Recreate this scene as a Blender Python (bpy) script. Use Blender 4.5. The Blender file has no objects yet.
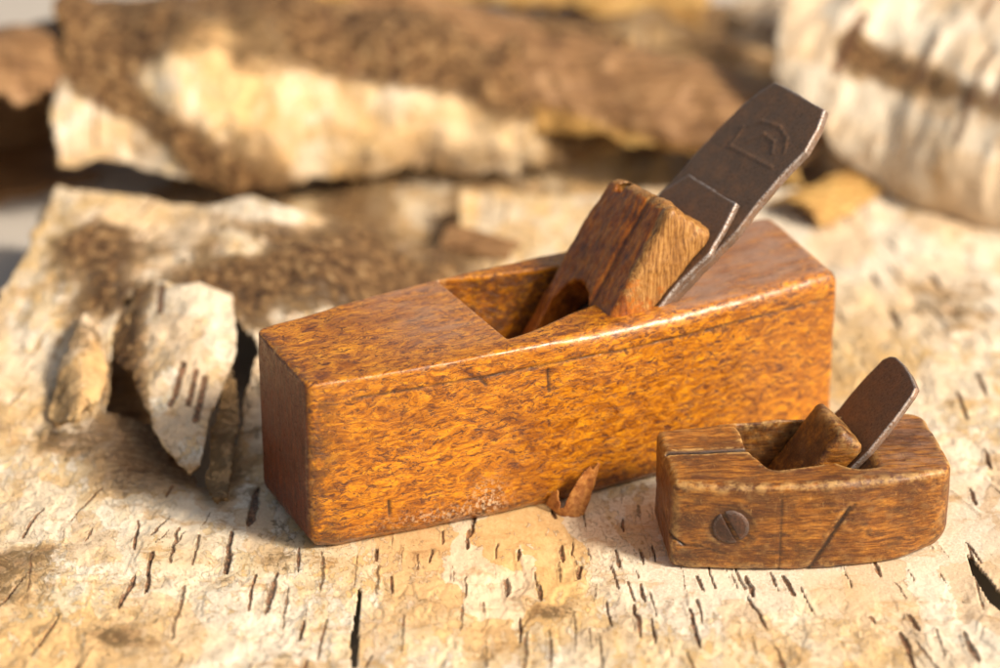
import bpy, math, numpy as np
from mathutils import Matrix, Vector
rng = np.random.default_rng(7)
# ------------------------------------------------------------------ camera model (centimetres)
F = 3000.; PITCH = math.radians(25.5); D = 101.
CAM = np.array([0, -D*math.cos(PITCH), D*math.sin(PITCH)])
FW = np.array([0, math.cos(PITCH), -math.sin(PITCH)]); UP = np.array([0, math.sin(PITCH), math.cos(PITCH)])
RT = np.array([1., 0, 0])
def ray(px, py):
    d = FW*F + RT*(px-500) + UP*(334-py); return d/np.linalg.norm(d)
def at(px, py, z=0.):
    d = ray(px, py); return CAM + d*((z-CAM[2])/d[2])
def at_plane(px, py, P, n):
    d = ray(px, py); return CAM + d*(np.dot(P-CAM, n)/np.dot(d, n))
def project(P):
    d = P-CAM; z = d@FW
    return 500+F*(d@RT)/z, 334-F*(d@UP)/z
scn = bpy.context.scene
COL = scn.collection
# ------------------------------------------------------------------ noise
def _h(i, j, k, seed):
    n = (i*374761393 + j*668265263 + k*1274126177 + seed*974711).astype(np.int64) & 0xffffffff
    n = ((n ^ (n >> 13))*1274126177) & 0xffffffff
    n = (n ^ (n >> 16)) & 0xffff
    return n.astype(np.float32)/65535.
def vn(P, s=1., seed=0):
    """value noise -1..1 at points P (n,3), frequency s (scalar or 3)"""
    Q = P*np.asarray(s); I = np.floor(Q).astype(np.int64); f = (Q-I).astype(np.float32); f = f*f*(3-2*f)
    i, j, k = I[:, 0], I[:, 1], I[:, 2]; r = 0
    for a in (0, 1):
        wa = f[:, 0] if a else 1-f[:, 0]
        for b in (0, 1):
            wb = f[:, 1] if b else 1-f[:, 1]
            for c in (0, 1):
                wc = f[:, 2] if c else 1-f[:, 2]
                r = r + wa*wb*wc*_h(i+a, j+b, k+c, seed)
    return r*2-1
def fbm(P, s=1., seed=0, o=4):
    r = 0; a = 1.; t = 0; s = np.asarray(s, float)
    for q in range(o):
        r = r+a*vn(P, s, seed+q*17); t += a; a *= .5; s = s*2.03
    return r/t
def sstep(a, b, x):
    t = np.clip((x-a)/(b-a), 0, 1); return t*t*(3-2*t)
def inpoly(x, y, poly):
    r = np.zeros(x.shape, bool); n = len(poly)
    for i in range(n):
        x1, y1 = poly[i]; x2, y2 = poly[(i+1) % n]
        if y1 == y2: continue
        r ^= ((y1 > y) != (y2 > y)) & (x < (x2-x1)*(y-y1)/(y2-y1)+x1)
    return r
# ------------------------------------------------------------------ objects
def link(name, V, Fc, mat, parent=None, attrs=None, smooth=True, loc=None):
    me = bpy.data.meshes.new(name)
    V = np.asarray(V, np.float32)*.01; Fc = np.asarray(Fc, np.int32)
    me.vertices.add(len(V)); me.vertices.foreach_set('co', V.ravel())
    me.loops.add(Fc.size); me.loops.foreach_set('vertex_index', Fc.ravel())
    me.polygons.add(len(Fc)); k = Fc.shape[1]
    me.polygons.foreach_set('loop_start', np.arange(0, Fc.size, k, dtype=np.int32))
    if smooth: me.polygons.foreach_set('use_smooth', np.ones(len(Fc), bool))
    me.update(calc_edges=True); me.validate()
    for an, av in (attrs or {}).items():
        a = me.attributes.new(an, 'FLOAT', 'POINT'); a.data.foreach_set('value', np.asarray(av, np.float32))
    me.materials.append(mat)
    o = bpy.data.objects.new(name, me); COL.objects.link(o)
    if parent: o.parent = parent
    if loc is not None: o.location = np.asarray(loc)*.01
    return o
def tag(o, label, cat, group=None):
    o['label'] = label; o['category'] = cat
    if group: o['group'] = group
    return o
def empty(name, loc, yaw=0):
    e = bpy.data.objects.new(name, None); COL.objects.link(e)
    e.location = np.asarray(loc)*.01; e.rotation_euler = (0, 0, yaw); e.empty_display_size = .01
    return e
# ------------------------------------------------------------------ implicit surface mesher (surface nets)
def mesh_sdf(f, lo, hi, res, project_it=2, xf=None):
    lo = np.asarray(lo, float); hi = np.asarray(hi, float); n = np.ceil((hi-lo)/res).astype(int)+1
    xs = [lo[a]+res*np.arange(n[a]) for a in range(3)]
    V = np.empty(tuple(n), np.float32)
    for i0 in range(0, n[0], 40):
        g = np.stack(np.meshgrid(xs[0][i0:i0+40], xs[1], xs[2], indexing='ij'), -1)
        V[i0:i0+40] = f(g.reshape(-1, 3)).reshape(g.shape[:3])
    ins = V < 0
    c = [ins[a:n[0]-1+a, b:n[1]-1+b, d:n[2]-1+d] for a in (0, 1) for b in (0, 1) for d in (0, 1)]
    s = sum(x.astype(np.int8) for x in c); act = (s > 0) & (s < 8)
    I = np.argwhere(act); idx = -np.ones(act.shape, np.int64); idx[act] = np.arange(len(I))
    acc = np.zeros((len(I), 3)); cnt = np.zeros(len(I))
    for ax in range(3):
        o1, o2 = [q for q in range(3) if q != ax]
        for a in (0, 1):
            for b in (0, 1):
                p0 = I.copy(); p0[:, o1] += a; p0[:, o2] += b; p1 = p0.copy(); p1[:, ax] += 1
                v0 = V[p0[:, 0], p0[:, 1], p0[:, 2]]; v1 = V[p1[:, 0], p1[:, 1], p1[:, 2]]
                m = (v0 < 0) != (v1 < 0)
                t = np.where(m, v0/np.where(m, v0-v1, 1), 0)
                q = p0.astype(float); q[:, ax] += t
                acc += q*m[:, None]; cnt += m
    P = lo+acc/cnt[:, None]*res
    faces = []
    for ax in range(3):
        o1, o2 = [(1, 2), (2, 0), (0, 1)][ax]
        sl0 = [slice(None)]*3; sl1 = [slice(None)]*3
        sl0[ax] = slice(0, n[ax]-1); sl1[ax] = slice(1, n[ax])
        A = ins[tuple(sl0)]; B = ins[tuple(sl1)]
        E = np.argwhere(A != B)
        E = E[(E[:, o1] > 0) & (E[:, o2] > 0) & (E[:, o1] < n[o1]-1) & (E[:, o2] < n[o2]-1)]
        a = A[E[:, 0], E[:, 1], E[:, 2]]
        def cell(d1, d2):
            q = E.copy(); q[:, o1] -= d1; q[:, o2] -= d2; return idx[q[:, 0], q[:, 1], q[:, 2]]
        Q = np.stack([cell(1, 1), cell(0, 1), cell(0, 0), cell(1, 0)], 1)
        Q[~a] = Q[~a][:, ::-1]
        faces.append(Q)
    Fc = np.concatenate(faces)
    e = res*.5
    for _ in range(project_it):
        v = f(P).astype(float)
        G = np.stack([f(P+np.eye(3)[k]*e)-f(P-np.eye(3)[k]*e) for k in range(3)], 1)/(2*e)
        g2 = np.maximum((G*G).sum(1), .25)
        st = (v/g2)[:, None]*G; l = np.linalg.norm(st, axis=1)[:, None]
        P = P-st*np.minimum(1, .6*res/np.maximum(l, 1e-9))
    if xf is not None: P = xf(P)
    return P, Fc
def rmax(r, *ds):
    """rounded intersection of half spaces"""
    q = np.stack(ds)+r
    return np.minimum(q.max(0), 0)+np.sqrt((np.maximum(q, 0)**2).sum(0))-r
def smin(a, b, k):
    h = np.clip(.5+.5*(b-a)/k, 0, 1); return b*(1-h)+a*h-k*h*(1-h)
def smax(a, b, k): return -smin(-a, -b, k)
def seg2(x, y, x1, y1, x2, y2):
    dx, dy = x2-x1, y2-y1; t = np.clip(((x-x1)*dx+(y-y1)*dy)/(dx*dx+dy*dy), 0, 1)
    return np.hypot(x-x1-t*dx, y-y1-t*dy)
def poly_sd(x, y, poly):
    d = np.full(x.shape, 1e9)
    for i in range(len(poly)):
        a = poly[i]; b = poly[(i+1) % len(poly)]
        d = np.minimum(d, seg2(x, y, a[0], a[1], b[0], b[1]))
    return np.where(inpoly(x, y, poly), -d, d)
# ------------------------------------------------------------------ materials
class NT:
    def __init__(s, name):
        s.m = bpy.data.materials.new(name); s.m.use_nodes = True; s.t = s.m.node_tree
        s.b = s.t.nodes['Principled BSDF']
        tc = s.t.nodes.new('ShaderNodeTexCoord')
        s.co = s.map(tc.outputs['Object'], (100, 100, 100))
    def n(s, ty, **k):
        q = s.t.nodes.new(ty)
        for a, v in k.items(): setattr(q, a, v)
        return q
    def put(s, sock, v):
        if isinstance(v, bpy.types.NodeSocket): s.t.links.new(v, sock)
        else:
            if isinstance(v, (tuple, list)) and sock.type == 'RGBA' and len(v) == 3: v = (*v, 1)
            sock.default_value = v
    def map(s, v, sc, rot=(0, 0, 0)):
        q = s.n('ShaderNodeMapping'); s.put(q.inputs[0], v); q.inputs['Scale'].default_value = sc
        q.inputs['Rotation'].default_value = rot; return q.outputs[0]
    def noise(s, v, scale, detail=4, rough=.55, dist=0., out=0):
        q = s.n('ShaderNodeTexNoise'); s.put(q.inputs['Vector'], v)
        q.inputs['Scale'].default_value = scale; q.inputs['Detail'].default_value = detail
        q.inputs['Roughness'].default_value = rough; q.inputs['Distortion'].default_value = dist
        return q.outputs[out]
    def vor(s, v, scale, feature='F1', out=0):
        q = s.n('ShaderNodeTexVoronoi', feature=feature); s.put(q.inputs['Vector'], v); q.inputs['Scale'].default_value = scale
        return q.outputs[out]
    def attr(s, name): return s.n('ShaderNodeAttribute', attribute_name=name).outputs['Fac']
    def math(s, op, a, b=0., clamp=False):
        q = s.n('ShaderNodeMath', operation=op, use_clamp=clamp); s.put(q.inputs[0], a); s.put(q.inputs[1], b); return q.outputs[0]
    def ss(s, x, a, b, lo=0., hi=1.):
        q = s.n('ShaderNodeMapRange', interpolation_type='SMOOTHSTEP'); s.put(q.inputs[0], x)
        for i, v in zip((1, 2, 3, 4), (a, b, lo, hi)): q.inputs[i].default_value = v
        return q.outputs[0]
    def mix(s, f, a, b, bt='MIX'):
        q = s.n('ShaderNodeMix', data_type='RGBA', blend_type=bt); s.put(q.inputs[0], f); s.put(q.inputs[6], a); s.put(q.inputs[7], b); return q.outputs[2]
    def ramp(s, x, stops):
        q = s.n('ShaderNodeValToRGB'); s.put(q.inputs[0], x); e = q.color_ramp.elements
        while len(e) < len(stops): e.new(.5)
        for a, (p, c) in zip(e, stops): a.position = p; a.color = (*c, 1)
        return q.outputs[0]
    def bump(s, h, strength, dist, nrm=None):
        q = s.n('ShaderNodeBump'); s.put(q.inputs['Height'], h); q.inputs['Strength'].default_value = strength
        q.inputs['Distance'].default_value = dist
        if nrm is not None: s.put(q.inputs['Normal'], nrm)
        return q.outputs[0]
    def vadd(s, a, b, k):
        q = s.n('ShaderNodeVectorMath', operation='MULTIPLY_ADD'); s.put(q.inputs[0], b); q.inputs[1].default_value = (k, k, k); s.put(q.inputs[2], a); return q.outputs[0]
    def done(s, col, rough, nrm=None, metal=0., coat=0., coat_r=.2, spec=.5):
        s.put(s.b.inputs['Base Color'], col); s.put(s.b.inputs['Roughness'], rough); s.put(s.b.inputs['Metallic'], metal)
        s.put(s.b.inputs['Coat Weight'], coat); s.b.inputs['Coat Roughness'].default_value = coat_r
        s.put(s.b.inputs['Specular IOR Level'], spec)
        if nrm is not None: s.put(s.b.inputs['Normal'], nrm)
        return s.m

def mat_figured():
    """varnished figured beech / birch, orange with dark curly flecks"""
    t = NT('figured_varnished_wood')
    w = t.noise(t.map(t.co, (.35, .8, .8)), 1.0, 3, .5, out=1)
    c1 = t.vadd(t.co, w, 1.5)
    big = t.noise(t.map(c1, (.3, .5, .6)), .8, 3, .6)
    mid = t.noise(t.map(c1, (1.1, 2.6, 3.6)), 1.75, 6, .66, .8)
    col = t.ramp(mid, [(.30, (.085, .019, .003)), (.40, (.26, .078, .004)), (.50, (.48, .166, .006)), (.66, (.74, .315, .012))])
    col = t.mix(t.ss(big, .46, .70, 0, .5), col, (.17, .045, .005))
    # short curly flecks
    w2 = t.noise(t.co, 2.2, 2, .5, out=1)
    c2 = t.vadd(t.co, w2, .42)
    fl = t.noise(t.map(c2, (1.15, 4.0, 5.0)), 1.9, 4, .64, .55)
    gate = t.noise(t.map(t.co, (.5, .9, .9)), 1.0, 2, .5)
    fm = t.math('MULTIPLY', t.ss(fl, .55, .61), t.ss(gate, .32, .56, .3, 1))
    col = t.mix(t.math('MULTIPLY', fm, .86), col, (.075, .017, .006))
    w3 = t.noise(t.map(c2, (2.2, 9, 12)), 1.4, 2, .6, .3)
    fm2 = t.ss(w3, .57, .68)
    col = t.mix(t.math('MULTIPLY', fm2, .42), col, (.10, .022, .007))
    # thin curling contour lines of the figure
    def lines(sc, k, wd, seed):
        q = t.noise(t.map(c2, sc, (seed, 0, 0)), k, 2, .5, .6)
        return t.ss(t.math('ABSOLUTE', t.math('SUBTRACT', q, .5)), wd, wd*.35)
    g1 = t.ss(t.noise(t.map(t.co, (1.4, 3, 3)), 1.5, 3, .6), .44, .56)
    g2 = t.ss(t.noise(t.map(t.co, (1.7, 3.4, 3.4), (1, 0, 0)), 1.7, 3, .6), .46, .58)
    la = t.math('MULTIPLY', lines((.75, 2.6, 3.4), 1.5, .016, 0), g1); lb = t.math('MULTIPLY', lines((1.0, 4.0, 5.0), 1.9, .020, 2), g2)
    lt = t.math('MAXIMUM', la, lb)
    col = t.mix(t.math('MULTIPLY', lt, .8), col, (.055, .018, .010))
    # dirty top faces with sky sheen painted in; toe end grain darkened for shade
    eg = t.attr('endgrain'); top = t.attr('top'); edge = t.attr('edge'); darkening = t.attr('darkening')
    egc = t.ramp(t.noise(t.map(t.co, (.5, 6, .7)), 1.6, 5, .65), [(.3, (.035, .005, .002)), (.55, (.115, .018, .004)), (.75, (.24, .048, .008))])
    col = t.mix(t.math('MULTIPLY', eg, .97), col, egc)
    sky_sheen = t.math('MULTIPLY', top, t.ss(t.noise(t.map(t.co, (.6, 1.6, 1)), 1.2, 4, .6), .3, .65, .25, .9))
    col = t.mix(sky_sheen, col, (.36, .22, .155))
    dn = t.noise(t.co, 2.6, 5, .7)
    col = t.mix(t.math('MULTIPLY', darkening, t.ss(dn, .35, .6)), col, (.055, .020, .010))
    pn = t.noise(t.map(t.co, (1.0, 1, 1.0)), 5.5, 3, .7)
    col = t.mix(t.ss(pn, .70, .745, 0, .85), col, (.03, .012, .006))
    col = t.mix(t.math('MULTIPLY', edge, t.ss(t.noise(t.co, 3.4, 4, .7), .56, .66, 0, .8)), col, (.50, .26, .08))
    col = t.mix(t.math('MULTIPLY', t.attr('mark'), .88), col, (.035, .014, .008))
    # chalky scuffs, plus light caught on the throat's front edge, painted pale
    cs = t.attr('chalk_glint')
    col = t.mix(t.math('MULTIPLY', cs, t.ss(t.noise(t.co, 9, 4, .75), .5, .6)), col, (.62, .45, .30))
    h = t.math('SUBTRACT', t.math('MULTIPLY', t.noise(t.map(t.co, (1, 1.6, 1.6)), 3.0, 5, .6), .55), t.math('ADD', t.math('ADD', fm, lt), t.math('MULTIPLY', fm2, .42)))
    n = t.bump(h, .45, .00022)
    n = t.bump(t.noise(t.co, 1.1, 2, .5), .35, .0012, n)
    r = t.ss(t.noise(t.co, 2.2, 5, .7), .3, .7, .26, .44)
    r = t.math('ADD', r, t.math('MULTIPLY', fm, .2))
    return t.done(col, r, n, coat=t.math('SUBTRACT', .34, t.math('MULTIPLY', eg, .28)), coat_r=.27)

def mat_oldwood():
    t = NT('worn_brown_wood')
    w = t.noise(t.map(t.co, (.4, 1, 1)), 1.2, 3, .5, out=1); c = t.vadd(t.co, w, .5)
    g = t.noise(t.map(c, (.55, 5, 7)), 1.6, 6, .68, .3)
    col = t.ramp(g, [(.30, (.040, .010, .002)), (.43, (.17, .052, .006)), (.55, (.35, .130, .014)), (.70, (.60, .27, .040))])
    big = t.noise(t.map(t.co, (.5, .9, .9)), 1.1, 3, .6)
    col = t.mix(t.ss(big, .42, .60, 0, .8), col, (.075, .021, .006))
    fin = t.noise(t.map(c, (1.3, 14, 18)), 2.2, 5, .7)
    col = t.mix(t.ss(fin, .55, .63, 0, .7), col, (.05, .02, .009)); col = t.mix(t.ss(fin, .44, .36, 0, .45), col, (.50, .26, .06))
    eg = t.attr('endgrain'); top = t.attr('top'); edge = t.attr('edge'); darkening = t.attr('darkening')
    col = t.mix(t.math('MULTIPLY', eg, .75), col, t.ramp(t.noise(t.map(t.co, (1, 4, 1)), 2, 5, .7), [(.3, (.05, .012, .006)), (.7, (.19, .055, .014))]))
    col = t.mix(t.math('MULTIPLY', top, t.ss(t.noise(t.map(t.co, (.5, 1.6, 1)), 1.8, 4, .7), .36, .7, 0, .7)), col, (.30, .17, .11))  # grey sky sheen painted into the heel top
    sc = t.noise(t.map(t.co, (14, 2.2, 2.2), (0, .3, .5)), 1.3, 2, .5)
    col = t.mix(t.ss(sc, .70, .75, 0, .5), col, (.55, .33, .12))
    col = t.mix(t.math('MULTIPLY', edge, t.ss(t.noise(t.co, 3.0, 5, .75), .42, .60, 0, .85)), col, (.58, .36, .13))
    col = t.mix(t.math('MULTIPLY', darkening, t.ss(t.noise(t.co, 4, 4, .7), .3, .55)), col, (.03, .014, .008))
    col = t.mix(t.ss(t.noise(t.map(t.co, (.8, 1.2, 1.2)), 1.7, 6, .75), .52, .66, 0, .6), col, (.045, .018, .008))
    col = t.mix(t.math('MULTIPLY', t.attr('mark'), .9), col, (.022, .011, .007))
    sp = t.noise(t.co, 8.5, 3, .7); col = t.mix(t.ss(sp, .69, .74, 0, .8), col, (.025, .012, .008))
    h = t.math('ADD', t.math('MULTIPLY', fin, -.7), t.math('ADD', g, t.math('MULTIPLY', t.noise(t.co, 6, 5, .7), 1.1)))
    n = t.bump(h, .6, .00028)
    n = t.bump(t.noise(t.co, 2, 3, .5), .4, .001, n)
    return t.done(col, t.ss(t.noise(t.co, 3, 4, .7), .3, .7, .34, .62), n, coat=.22, coat_r=.28)

def mat_wedge():
    t = NT('wedge_wood')
    w = t.noise(t.map(t.co, (.9, .9, .4)), 1.0, 3, .5, out=1); c = t.vadd(t.co, w, .6)
    g = t.noise(t.map(c, (3.2, 3.2, .55), (0, math.radians(32), 0)), 1.5, 6, .65, .2)
    col = t.ramp(g, [(.28, (.11, .024, .004)), (.45, (.30, .080, .007)), (.60, (.47, .150, .012)), (.76, (.60, .24, .03))])
    col = t.mix(t.ss(t.noise(t.co, .9, 4, .65), .52, .70, 0, .75), col, (.09, .020, .006))
    e = t.attr('edge')
    ln = t.noise(t.map(c, (8, 8, .5), (0, math.radians(32), 0)), 1.6, 5, .7)
    raw = t.ramp(ln, [(.30, (.09, .035, .010)), (.45, (.27, .12, .028)), (.60, (.46, .24, .07)), (.8, (.64, .39, .15))])
    col = t.mix(t.ss(t.math('ADD', e, t.math('MULTIPLY', t.math('SUBTRACT', t.noise(t.co, 3, 5, .7), .5), 1.5)), .36, .66), col, raw)
    d = t.attr('darkening'); col = t.mix(t.math('MULTIPLY', d, .9), col, (.03, .012, .006))
    col = t.mix(t.ss(t.noise(t.co, 6.5, 3, .7), .69, .74, 0, .7), col, (.03, .012, .006))
    h = t.math('ADD', t.math('MULTIPLY', ln, e), t.math('MULTIPLY', t.noise(t.co, 5, 5, .7), .8))
    return t.done(col, t.ss(t.noise(t.co, 3, 4, .7), .3, .7, .30, .55), t.bump(h, .6, .0004), coat=.2, coat_r=.25)

def mat_iron(name='rusty_iron', a=(.165, .104, .070), b=(.23, .125, .070), c=(.070, .045, .032)):
    t = NT(name)
    n1 = t.noise(t.co, 2.2, 6, .72); n2 = t.noise(t.co, 14, 4, .75)
    col = t.mix(t.ss(n1, .4, .66), a, b); col = t.mix(t.ss(n2, .52, .66, 0, .8), col, c)
    col = t.mix(t.ss(t.noise(t.co, 8, 5, .8), .57, .68, 0, .5), col, (.24, .10, .035))
    e = t.attr('edge')
    col = t.mix(t.math('MULTIPLY', e, t.ss(n2, .38, .58)), col, (.55, .52, .52))
    met = t.math('MULTIPLY', t.math('ADD', e, .30, True), .7)
    h = t.math('ADD', t.noise(t.co, 12, 5, .75), t.math('MULTIPLY', n1, .6))
    return t.done(col, t.ss(n2, .3, .7, .38, .66), t.bump(h, .55, .0003), metal=met)

def mat_bark(name, far=False):
    t = NT(name)
    lent = t.attr('lent'); crust = t.attr('crust'); tone = t.attr('tone'); fib = t.attr('fibre')
    w = t.noise(t.co, .9, 3, .6, out=1); c = t.vadd(t.co, w, .7)
    n1 = t.noise(t.map(c, (.55, .32, .5)), 1.3, 7, .68)
    fl = t.noise(t.map(c, (1.3, .55, 1)), 1.6, 8, .72)
    n3 = t.noise(t.co, 11, 5, .75)
    white = t.mix(t.ss(n3, .35, .65), (.68, .59, .46), (.87, .80, .68))
    cream = t.mix(t.ss(n1, .35, .62), (.66, .50, .29), (.82, .69, .48))
    peach = t.mix(t.ss(fl, .3, .6), (.64, .38, .15), (.76, .53, .26))
    # peeled layers with crisp boundaries
    pl = t.math('ADD', fl, t.math('MULTIPLY', t.math('SUBTRACT', tone, .5), .42))
    l1 = t.ss(pl, .465, .485); l2 = t.ss(pl, .585, .605)
    col = t.mix(l1, white, cream); col = t.mix(l2, col, peach)
    col = t.mix(t.ss(n1, .60, .78, 0, .5), col, (.60, .36, .16))
    ve = t.n('ShaderNodeTexVoronoi', distance='CHEBYCHEV'); t.put(ve.inputs['Vector'], t.map(t.vadd(t.co, t.noise(t.co, 1.6, 4, .7, out=1), .55), (.62, .34, .6))); ve.inputs['Scale'].default_value = 1.0
    sep = t.n('ShaderNodeSeparateColor'); t.put(sep.inputs[0], ve.outputs['Color'])
    vp = t.ss(sep.outputs[0], .55, .60); vq = t.ss(sep.outputs[1], .72, .76)
    col = t.mix(t.math('MULTIPLY', vp, .5), col, (.66, .45, .24)); col = t.mix(t.math('MULTIPLY', vq, .6), col, (.86, .78, .64))
    n5 = t.noise(t.map(c, (.5, .9, .8)), 1.1, 6, .72)
    col = t.mix(t.ss(n5, .52, .68, 0, .6), col, (.52, .31, .12)); col = t.mix(t.ss(t.noise(t.map(t.co, (.13, .11, .13)), 1.0, 3, .6), .46, .66, 0, .55), col, (.68, .44, .17))
    # fine short scratches
    sc = t.noise(t.map(t.co, (16, 3, 3)), 1.0, 3, .6); col = t.mix(t.ss(sc, .61, .70, 0, .28), col, (.34, .20, .11))
    st = t.noise(t.map(c, (2.4, 7, 3)), 1.0, 4, .7); col = t.mix(t.ss(st, .66, .74, 0, .45), col, (.40, .22, .10))
    sk = t.noise(t.map(t.co, (14, 9, 9)), 1.3, 4, .75); col = t.mix(t.ss(sk, .62, .70, 0, .4), col, (.30, .17, .08)); col = t.mix(t.ss(n3, .60, .70, 0, .35), col, (.92, .87, .78))
    # crusty grey-brown areas
    cn = t.noise(t.map(c, (1.6, 1.3, 1.3)), 1.5, 8, .75)
    cc = t.ramp(cn, [(.31, (.020, .009, .005)), (.43, (.095, .045, .018)), (.51, (.25, .135, .055)), (.59, (.45, .275, .12)), (.72, (.76, .58, .35))])
    fb = t.ramp(t.noise(t.map(c, (1.1, 5, 5)), 1.5, 6, .7, .6), [(.32, (.13, .065, .03)), (.48, (.34, .20, .10)), (.62, (.50, .34, .19)), (.78, (.64, .48, .31))])
    sn = t.math('ADD', crust, t.math('MULTIPLY', t.math('SUBTRACT', n5, .5), 1.6))
    col = t.mix(t.ss(sn, .12, .55, 0, .8), col, t.mix(t.ss(cn, .4, .6), (.30, .17, .075), (.58, .39, .19)))
    cf = t.ss(t.math('ADD', crust, t.math('MULTIPLY', t.math('SUBTRACT', cn, .5), 2.2)), .40, .80)
    col = t.mix(cf, col, cc); col = t.mix(fib, col, fb)
    # lenticels
    ln = t.noise(t.map(t.co, (7, 3.5, 4)), 1.4, 5, .75)
    lf = t.ss(t.math('ADD', lent, t.math('MULTIPLY', t.math('SUBTRACT', ln, .5), 1.3)), .28, .68)
    lc = t.mix(t.ss(ln, .42, .62), (.045, .020, .011), (.33, .16, .08))
    col = t.mix(t.math('MULTIPLY', lf, .92), col, lc)
    halo = t.math('MULTIPLY', t.ss(lent, .03, .3), .35); col = t.mix(halo, col, (.42, .22, .10), 'MULTIPLY') if False else col
    h = t.math('ADD', t.math('MULTIPLY', l1, -.5), t.math('ADD', t.math('MULTIPLY', l2, -.5), t.math('ADD', t.math('MULTIPLY', vp, -.5), t.math('MULTIPLY', vq, .6))))
    h = t.math('ADD', h, t.math('MULTIPLY', t.noise(t.co, 4, 6, .7), .75))
    h = t.math('ADD', h, t.math('MULTIPLY', t.math('MULTIPLY', cn, t.math('ADD', cf, fib, True)), 5.0))
    h = t.math('ADD', h, t.math('MULTIPLY', lf, -.8))
    n = t.bump(h, .9, .0007)
    return t.done(col, .68, n, spec=.35)

def mat_inner():
    """inner face of birch bark: tan yellow, fine streaks"""
    t = NT('inner_birch_bark')
    w = t.noise(t.co, .8, 3, .6, out=1); c = t.vadd(t.co, w, .5)
    g = t.noise(t.map(c, (.35, 2.5, 2.5)), 1.2, 6, .7)
    tone = t.attr('tone')
    col = t.ramp(g, [(.3, (.17, .075, .02)), (.48, (.44, .25, .07)), (.62, (.60, .40, .14)), (.8, (.70, .53, .25))])
    col2 = t.ramp(g, [(.3, (.09, .042, .02)), (.5, (.27, .145, .06)), (.7, (.42, .26, .13))])
    col = t.mix(t.ss(tone, .3, .7), col, col2)
    return t.done(col, .6, t.bump(g, .5, .0006))

def mat_chip():
    t = NT('reddish_bark_flake')
    g = t.noise(t.map(t.co, (2, 2, 2)), 2.2, 7, .72, .3)
    col = t.ramp(g, [(.28, (.10, .028, .008)), (.45, (.34, .115, .022)), (.6, (.55, .24, .055)), (.78, (.68, .38, .13))])
    return t.done(col, .55, t.bump(g, .6, .0005))

def mat_table():
    t = NT('pale_tabletop')
    g = t.noise(t.map(t.co, (.2, .5, .5)), .6, 4, .6)
    col = t.mix(g, (.42, .39, .36), (.54, .51, .47))
    return t.done(col, .55, t.bump(t.noise(t.co, 3, 3, .6), .2, .0003))

M_FIG, M_OLD, M_WEDGE, M_IRON, M_BARK, M_INNER, M_CHIP, M_TABLE = mat_figured(), mat_oldwood(), mat_wedge(), mat_iron(), mat_bark('birch_bark'), mat_inner(), mat_chip(), mat_table()
M_SCREW = mat_iron('dark_steel_screw', (.055, .030, .024), (.11, .048, .028), (.030, .020, .018))

# ------------------------------------------------------------------ a hand plane frame
class Frame:
    def __init__(s, T1, T2, H1, H2, H):
        s.H = H
        P = [at(*p, H) for p in (T1, T2, H1, H2)]
        a = (P[0]+P[1])/2; b = (P[2]+P[3])/2; d = b-a
        s.yaw = math.atan2(d[1], d[0]); s.O = np.array([a[0], a[1], 0.]); s.L = math.hypot(d[0], d[1])
        c, n = math.cos(s.yaw), math.sin(s.yaw)
        s.u = np.array([c, n, 0]); s.v = np.array([-n, c, 0]); s.z = np.array([0, 0, 1.])
        s.R = np.stack([s.u, s.v, s.z], 1)
    def loc(s, W): return (np.asarray(W)-s.O)@s.R
    def world(s, Lc): return s.O+np.asarray(Lc)@s.R.T
    def px(s, x, y, h=None): return s.loc(at(x, y, s.H if h is None else h))
    def side(s, x, y, w):   # a point of the picture on the vertical plane w = const
        return s.loc(at_plane(x, y, s.O+s.v*w, s.v))

def edges_interp(fr, pts):
    q = np.array([fr.px(*p)[:2] for p in pts]); q = q[np.argsort(q[:, 0])]
    return np.polyfit(q[:, 0], q[:, 1], 2)
def line(p, q):
    """outward signed distance for the plane through p->q (2d), left side positive"""
    d = q-p; n = np.array([-d[1], d[0]])/np.hypot(*d); return lambda x, y: (x-p[0])*n[0]+(y-p[1])*n[1]

# =================================================================== LARGE PLANE
B = Frame((306, 386), (256, 330), (840, 270), (768, 216), 5.5)
nearp = edges_interp(B, [(306, 386), (450, 361), (575, 338), (710, 305), (840, 270)])
farp = edges_interp(B, [(256, 330), (360, 298), (440, 277), (515, 261), (560, 252), (665, 234), (768, 216)])
tA, tB = B.px(306, 386)[:2], B.px(256, 330)[:2]; hA, hB = B.px(840, 270)[:2], B.px(768, 216)[:2]
toe_l, heel_l = line(tA, tB), line(hB, hA)
f0, f1 = B.px(436, 280)[:2], B.px(507, 339)[:2]
front_l = line(f1, f0)           # positive towards the toe
inner_near = np.array([B.px(*p)[:2] for p in [(440, 352), (507, 339), (527, 333), (548, 324), (572, 313), (598, 303), (612, 307), (640, 309), (668, 303), (700, 298), (760, 285)]])
inner_far = np.array([B.px(*p)[:2] for p in [(400, 290), (436, 280), (494, 274), (535, 269), (560, 266), (640, 250), (720, 236)]])
irp = B.px(668, 305)             # where the right edge of the iron meets the top
IS = irp[0]                      # bed reference: iron front face passes (IS, ., H) at 45 deg
BED = math.radians(45)
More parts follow.
